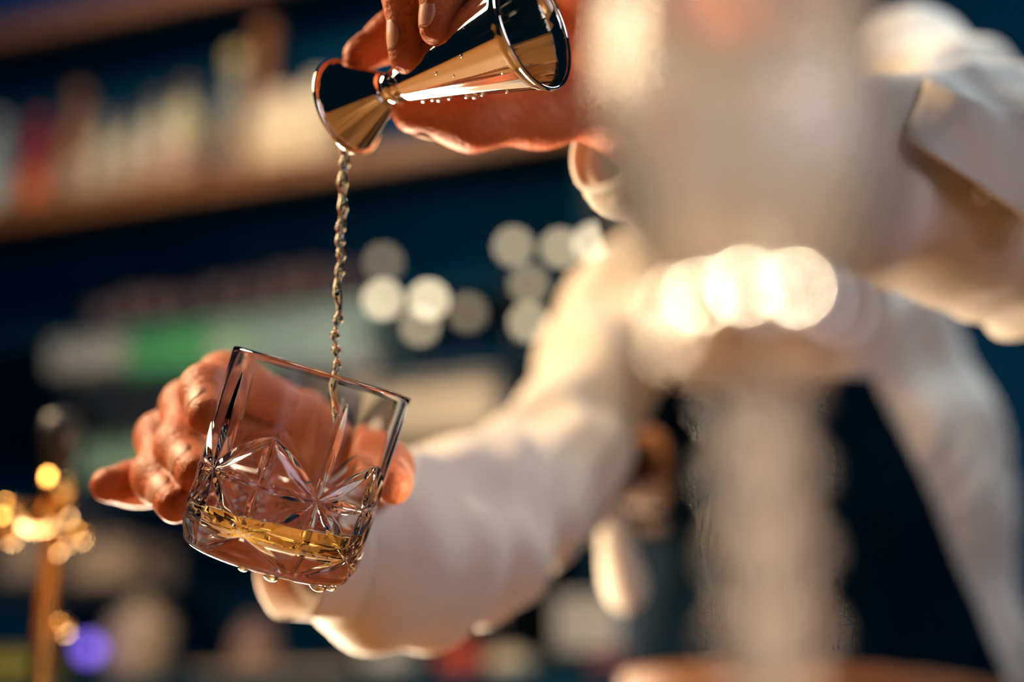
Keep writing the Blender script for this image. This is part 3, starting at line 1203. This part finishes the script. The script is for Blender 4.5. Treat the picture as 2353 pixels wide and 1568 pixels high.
for px, py, d in ((72, 1186, .985), (108, 1190, 1.0), (185, 1228, 1.0), (125, 1256, 1.0), (22, 1165, .96), (145, 1442, 1.01)):  # brass balls added where the tap's highlights sit
    q = lp(px, py, d)
    v, f = lathe_mesh([(0, -.0065)] + [(.0065 * math.sin(t), -.0065 * math.cos(t)) for t in np.linspace(.25, 2.9, 9)] + [(0, .0065)], 20)
    o = new_obj('glint_knob', v, f, M['brass'], tap)
    o.location = q
tube('drain_pipe', [lp(125, 1256, 1.01), lp(150, 1245, 1.01), lp(185, 1230, 1.0)], .004, M['brass'], tap, 12)

# ------------------------------------------------------------------ back bar shelves
sh = empty('back_bar', rot=BAR_M)
tag(sh, 'wooden back bar with shelves of bottles along the dark wall', 'shelf')
DEPTH = 0.24


def board(name, ref, thick, s0, s1, m, n=DEPTH):
    """A board whose front lower edge passes through the pixel ref."""
    s, z = on_bar(ref[0], ref[1], n)
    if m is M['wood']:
        box(name, (s1 - s0, n - .03, .022), ((s0 + s1) / 2, -(n - .03) / 2, z + thick - .011), M['darkwood'], sh, bevel=.003)  # board behind the edge coloured dark to put in its underside shade
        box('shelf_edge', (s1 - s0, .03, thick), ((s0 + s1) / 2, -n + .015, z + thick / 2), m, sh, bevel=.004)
    else:
        box(name, (s1 - s0, n, thick), ((s0 + s1) / 2, -n / 2, z + thick / 2), m, sh, bevel=.004)
    return z + thick


Z1 = board('shelf_board', (600, 428), .052, -1.4, 0.86, M['wood'])
Z0 = board('shelf_board', (240, 44), .055, -1.4, 0.86, M['wood'])
Z2 = board('shelf_board', (470, 745), .018, -0.9, 1.7, M['darkwood'])
ZG = None
ZC = board('back_counter', (500, 1602), .035, -1.6, 2.4, M['darkwood'], n=.55)
for s in (-1.4, 0.86):
    box('side_panel', (.03, DEPTH, 2.6), (s, -DEPTH / 2, 1.75), M['darkwood'], sh, bevel=.003)
box('cabinet_body', (4.0, .5, ZC - .035), (0.4, -.25, (ZC - .035) / 2), M['darkwood'], sh, bevel=.004)
# the strip lamp under the top shelf
p0 = bar_pt(-.25, .19, Z0 - .075)
area('shelf_strip', p0, bar_pt(-.25, .13, Z0 - 1.0), 1.9, 0.5, WARM, .02)
bpy.data.objects['shelf_strip'].rotation_euler = (0, 0, math.atan2(E_S[1], E_S[0]))
# warm light added above the back bar to bring up the bottles
area('bottle_fill', bar_pt(.2, .95, 2.75), bar_pt(-.15, .15, 1.75), .25, 9, WARM)


def bottle(px, top_py, z_base, r, color, label, cat='bottle', cap_c=(.03, .03, .035), label_c=None, n=.13, neck=.36, rough=.12, group='bottles on the upper shelf', shoulder=.62, opaque=False):
    s, z = on_bar(px, top_py, n)
    h = max(z - z_base, .06)
    root = empty('bottle' if cat == 'bottle' else cat, rot=BAR_M @ Matrix.Translation((s, -n, z_base)))
    tag(root, label, cat, group)
    rn = r * neck
    m = mat('bottle_glass', color, rough, trans=0.0 if opaque else .45, ior=1.45, noise=.12, nscale=12)
    lathe('bottle_body', [(0, .002), (r * .9, 0), (r, h * .03), (r, h * shoulder), (r * .93, h * (shoulder + .06)), (r * .6, h * (shoulder + .14)), (rn, h * (shoulder + .2)), (rn * .95, h * .93), (0, h * .93)], m, root, 28)
    mc = mat('bottle_cap', cap_c, .3, noise=.1, nscale=40)
    lathe('cap', [(0, h), (rn * 1.0, h), (rn * 1.15, h * .985), (rn * 1.15, h * .885), (rn * .9, h * .88), (0, h * .88)], mc, root, 20)
    if label_c:
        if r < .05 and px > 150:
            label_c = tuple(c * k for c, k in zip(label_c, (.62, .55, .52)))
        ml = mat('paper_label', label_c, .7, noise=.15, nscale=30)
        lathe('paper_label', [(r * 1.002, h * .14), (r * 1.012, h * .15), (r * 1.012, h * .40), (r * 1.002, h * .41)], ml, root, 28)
    return root


bs = [
    (0, 270, .040, (.55, .62, .60), 'pale clear bottle at the far left end of the upper shelf', (.5, .5, .5), (.6, .6, .55), .36, .62, False),
    (95, 268, .034, (.55, .05, .03), 'dark red bottle with orange-red label, leftmost of the coloured bottles', (.35, .03, .02), (.85, .22, .06), .40, .66, False),
    (185, 205, .036, (.50, .22, .05), 'tall amber bottle beside the red one on the upper shelf', (.20, .08, .02), (.80, .60, .42), .45, .55, False),
    (238, 268, .036, (.85, .78, .58), 'squat clear bottle with cream label right of the tall amber one', (.3, .28, .22), (.82, .74, .58), .42, .62, False),
    (305, 262, .037, (.88, .82, .62), 'straw-coloured clear bottle in the middle of the upper shelf row', (.12, .1, .08), (.85, .70, .52), .42, .60, False),
    (365, 225, .038, (.85, .80, .60), 'straw-coloured bottle left of the pale yellow decanter', (.15, .12, .08), (.80, .62, .48), .42, .62, False),
    (432, 195, .043, (.92, .88, .55), 'pale yellow round-shouldered bottle, brightest of the middle row', (.18, .11, .07), (.85, .60, .48), .36, .66, False),
    (548, 120, .036, (.62, .60, .48), 'tall pale bottle with yellow top, left of the tall amber pair', (.62, .52, .22), (.62, .52, .42), .55, .50, False),
    (612, 60, .036, (.45, .19, .05), 'tallest amber bottle of the upper shelf, its top highest', (.24, .10, .04), (.45, .26, .10), .60, .45, False),
    (650, 218, .062, (.92, .80, .58), 'wide cream ceramic bottle left of the jigger mouth', (.80, .72, .55), (.95, .74, .50), .50, .72, True),
    (740, 190, .060, (.92, .80, .58), 'cream ceramic bottle half hidden behind the jigger mouth', (.80, .72, .55), (.92, .76, .54), .50, .74, True),
]
for px, ty, r, c, lab, cc_, lc, nk, shd, op in bs:
    bottle(px, ty, Z1, r, c, lab, cap_c=cc_, label_c=lc, neck=nk, shoulder=shd, opaque=op)

# glasses on the thin shelf in the middle --------------------------------
M['barglass'] = mat('bar_glass', (.20, .15, .16), .2, trans=.5, ior=1.5, noise=.05, nscale=20)


def shelf_glass(px, py, zb, r, h, label, n=.14, group='glasses on the middle shelf'):
    s, z = on_bar(px, py, n)
    root = empty('drinking_glass', rot=BAR_M @ Matrix.Translation((s, -n, zb)))
    tag(root, label, 'glass', group)
    lathe('glass_bowl', [(0, .004), (r * .8, 0), (r * .86, h * .1), (r, h * .55), (r * .97, h), (r * .93, h), (r * .95, h * .55), (r * .8, h * .14), (0, h * .12)], M['barglass'], root, 28)
    return root


for i, (px, h) in enumerate(((240, .085), (300, .10), (355, .10), (420, .09), (500, .10), (575, .10), (650, .11), (720, .11), (800, .10))):
    names = ['leftmost', 'second from the left', 'third from the left', 'fourth from the left', 'fifth from the left', 'sixth from the left', 'seventh from the left', 'eighth from the left', 'ninth from the left']
    shelf_glass(px, 690, Z2, .031, h, names[i] + ' of the dim glasses on the thin middle shelf')

# glowing globes added to make the round bokeh spots, their source unknown -----------------------------------
sg0, _ = on_bar(840, 800, .43); sg1, _ = on_bar(1560, 800, .43); _, ZG = on_bar(1000, 838, .43)
box('glass_shelf', (sg1 - sg0, .43, .016), ((sg0 + sg1) / 2, -.215, ZG - .008), M['darkwood'], sh, bevel=.003)
gl = [(880, 690, 1.0, 'bright added bokeh globe just right of the pouring stream'), (985, 690, 1.15, 'brightest added bokeh globe between the stream and the sleeve'),
      (968, 752, .42, 'dim added bokeh globe overlapping below the brightest one'), (1180, 568, .42, 'dim added bokeh globe left of the pair beside the shoulder'),
      (1288, 572, .5, 'dim added bokeh globe touching the bright one beside the shoulder'), (1366, 560, 1.0, 'bright added bokeh globe right beside the shoulder'),
      (1215, 742, .5, 'pale added bokeh globe just above the raised sleeve'), (882, 605, .14, 'faint added bokeh globe above the two bright ones'), (1216, 655, .26, 'faint added bokeh globe below the pair beside the shoulder'),
      (1075, 720, .14, 'faint added bokeh globe halfway between the brightest one and the sleeve')]
for px, py, br, lab in gl:
    n = .37
    s, z = on_bar(px, py, n)
    h = z - ZG
    root = empty('bokeh_globe', rot=BAR_M @ Matrix.Translation((s, -n, ZG)))
    tag(root, lab, 'lamp', 'added bokeh globes on the back shelf')
    rg = .0155
    lathe('globe_stem', [(0, 0), (.020, 0), (.020, .004), (.005, .007), (.004, h - rg), (.009, h - rg * .9), (0, h - rg * .8)], M['blackplastic'], root, 24)
    ml = mat('bokeh_glow', (.8, .75, .6), .4, emit=(1.0, .84, .55), estr=4.6 * br, noise=.03)
    v, f = lathe_mesh([(0, h - rg)] + [(rg * math.sin(t), h - rg * math.cos(t)) for t in np.linspace(.3, 2.9, 11)] + [(0, h + rg)], 28)
    new_obj('globe', v, f, ml, root)

# steel rack with coloured boxes on the left ------------------------------
def bar_box(name, x0, y0, x1, y1, n, depth, m, label, cat, bevel=.008, group=None, lidm=None):
    s0, z0 = on_bar(x0, (y0 + y1) / 2, n)
    s1, _ = on_bar(x1, (y0 + y1) / 2, n)
    _, zt = on_bar((x0 + x1) / 2, y0, n)
    _, zb = on_bar((x0 + x1) / 2, y1, n)
    root = empty(name, rot=BAR_M @ Matrix.Translation(((s0 + s1) / 2, -n + depth / 2, zb)))
    tag(root, label, cat, group)
    w_, h_ = s1 - s0, zt - zb
    box('body', (w_, depth, h_ * .88), (0, 0, h_ * .44), m, root, bevel)
    box('lid', (w_ + .008, depth + .008, h_ * .12), (0, 0, h_ * .94), lidm or m, root, bevel * .6)
    return root


M['green'] = mat('green_plastic', (.10, .48, .22), .4, noise=.25, nscale=8)
M['palegrey'] = mat('pale_enamel', (.50, .54, .52), .4, noise=.2, nscale=8)
M['paleteal'] = mat('pale_teal_enamel', (.30, .46, .46), .4, noise=.2, nscale=6)
M['palegreen'] = mat('pale_green_plastic', (.34, .58, .46), .45, noise=.2, nscale=8)
M['cream'] = mat('cream_enamel', (.74, .66, .50), .45, noise=.15, nscale=7)
M['beige'] = mat('beige_ceramic', (.62, .50, .38), .5, noise=.2, nscale=9)
M['pinkish'] = mat('dusky_pink_ceramic', (.36, .24, .22), .5, noise=.2, nscale=9)
M['greywhite'] = mat('grey_white_enamel', (.46, .47, .46), .45, noise=.2, nscale=9)
M['red'] = mat('red_plastic', (.62, .07, .03), .4, noise=.2, nscale=20)
M['wine'] = mat('dark_red_plastic', (.22, .02, .03), .4, noise=.2, nscale=20)
M['yellow'] = mat('olive_yellow_plastic', (.42, .38, .05), .5, noise=.2, nscale=9)

rk = empty('steel_rack', rot=BAR_M)
tag(rk, 'open steel rack in front of the back bar holding green boxes', 'rack')
def rack_tier(ref, thick, px0, px1, n=.42, dp=.26):
    s0, _ = on_bar(px0, ref[1], n); s1, z = on_bar(px1, ref[1], n)
    _, z = on_bar(ref[0], ref[1], n)
    box('tier', (s1 - s0, dp, thick), ((s0 + s1) / 2, -n + dp / 2, z - thick / 2), M['brushed'], rk, .003)
    return z, s0, s1, n, dp
t1 = rack_tier((450, 858), .028, 150, 860)
t2 = rack_tier((300, 930), .045, 215, 860)
t3 = rack_tier((300, 1108), .02, 150, 860)
for s in (t1[1] + .012, t1[2] - .012):
    for yy in (-.41, -.17):
        box('upright', (.016, .016, t1[0] - ZC + .01), (s, yy, (t1[0] + ZC) / 2), M['brushed'], rk, .002)
bar_box('storage_box', 110, 775, 285, 852, .40, .20, M['palegrey'], 'pale grey box at the left end of the steel rack', 'box', group='boxes on the steel rack')
bar_box('storage_box', 292, 752, 470, 852, .40, .20, M['green'], 'bright green box in the middle of the steel rack', 'box', group='boxes on the steel rack')
bar_box('storage_box', 476, 735, 575, 852, .40, .20, M['palegreen'], 'pale green box between the bright green one and the teal one', 'box', group='boxes on the steel rack')
bar_box('storage_box', 580, 705, 835, 846, .40, .20, M['paleteal'], 'long pale teal box behind the rim of the tumbler', 'box', group='boxes on the steel rack')
bar_box('storage_box', 185, 1008, 345, 1100, .40, .20, M['palegreen'], 'pale green box low on the rack above the little finger', 'box', group='boxes on the steel rack')
# cream machine on the counter behind the tumbler
cm = bar_box('coffee_machine', 870, 862, 1140, 1010, .42, .26, M['cream'], 'cream box-shaped coffee machine right of the tumbler rim', 'machine', .02, lidm=M['greywhite'])
s0, z0 = on_bar(995, 1010, .42)
box('base', (.24, .24, z0 - ZC), (0, 0, (ZC - z0) / 2), M['blackplastic'], cm, .01)

# things standing on the back counter ------------------------------------
def counter_jar(px, top, w_px, m, label, n=.40, neck=.55, cat='jar', capm=None):
    s, z = on_bar(px, top, n)
    s2, _ = on_bar(px + w_px / 2, top, n)
    r = s2 - s
    h = z - ZC
    root = empty(cat if cat != 'bottle' else 'counter_bottle', rot=BAR_M @ Matrix.Translation((s, -n, ZC)))
    tag(root, label, cat, 'jars and bottles on the back counter')
    lathe('vessel', [(0, .002), (r * .92, 0), (r, .01), (r, h * .6), (r * .9, h * .74), (r * neck, h * .86), (r * neck, h * .92), (0, h * .92)], m, root, 32)
    lathe('lid', [(0, h), (r * neck * .95, h), (r * neck * 1.1, h * .98), (r * neck * 1.1, h * .915), (0, h * .915)], capm or m, root, 28)
    return root


counter_jar(330, 1375, 130, M['beige'], 'tall beige bottle right of the violet lamp', neck=.42, cat='bottle')
counter_jar(590, 1425, 95, M['pinkish'], 'dusky pink jar below the tumbler base')
counter_jar(905, 1485, 130, M['greywhite'], 'grey-white jar under the drooping cuff')
counter_jar(1065, 1478, 105, M['red'], 'red-orange jar under the sleeve', capm=M['red'])
counter_jar(1175, 1495, 110, M['cream'], 'cream jar right of the red-orange one')
counter_jar(1398, 1500, 100, M['wine'], 'dark red jar beside the apron')
bar_box('storage_box', 1270, 1365, 1425, 1500, .40, .18, M['greywhite'], 'grey-white box behind the hanging cloth beside the apron', 'box')
counter_jar(40, 1505, 190, M['yellow'], 'olive-yellow bowl-like jar in the bottom left corner', neck=.8)
bar_box('storage_box', 0, 1195, 135, 1330, .40, .18, M['beige'], 'beige box behind the beer tap at the left edge', 'box')
bar_box('storage_box', 165, 1235, 285, 1340, .40, .18, M['beige'], 'beige box right of the beer tap column', 'box')
t4 = rack_tier((150, 1345), .03, -60, 330)
bar_box('storage_box', 440, 1535, 800, 1562, .46, .14, M['beige'], 'flat beige tray along the bottom edge of the picture', 'tray')

# violet lamp -------------------------------------------------------------
s, z = on_bar(205, 1492, .50)
vl = empty('indicator_lamp', rot=BAR_M @ Matrix.Translation((s, -.50, ZC)))
tag(vl, 'small round violet lamp glowing at the bottom left', 'lamp')
hh = z - ZC
lathe('lamp_stand', [(0, 0), (.022, 0), (.022, .006), (.006, .010), (.006, hh - .012), (.012, hh - .010), (0, hh - .008)], M['blackplastic'], vl, 24)
M['violet'] = mat('violet_lens', (.3, .2, .7), .4, emit=(.20, .12, .78), estr=3.2, noise=.05)
v, f = lathe_mesh([(0, hh - .017)] + [(.017 * math.sin(t), hh - .017 * math.cos(t)) for t in np.linspace(.3, 2.9, 11)] + [(0, hh + .017)], 28)
new_obj('lens', v, f, M['violet'], vl)
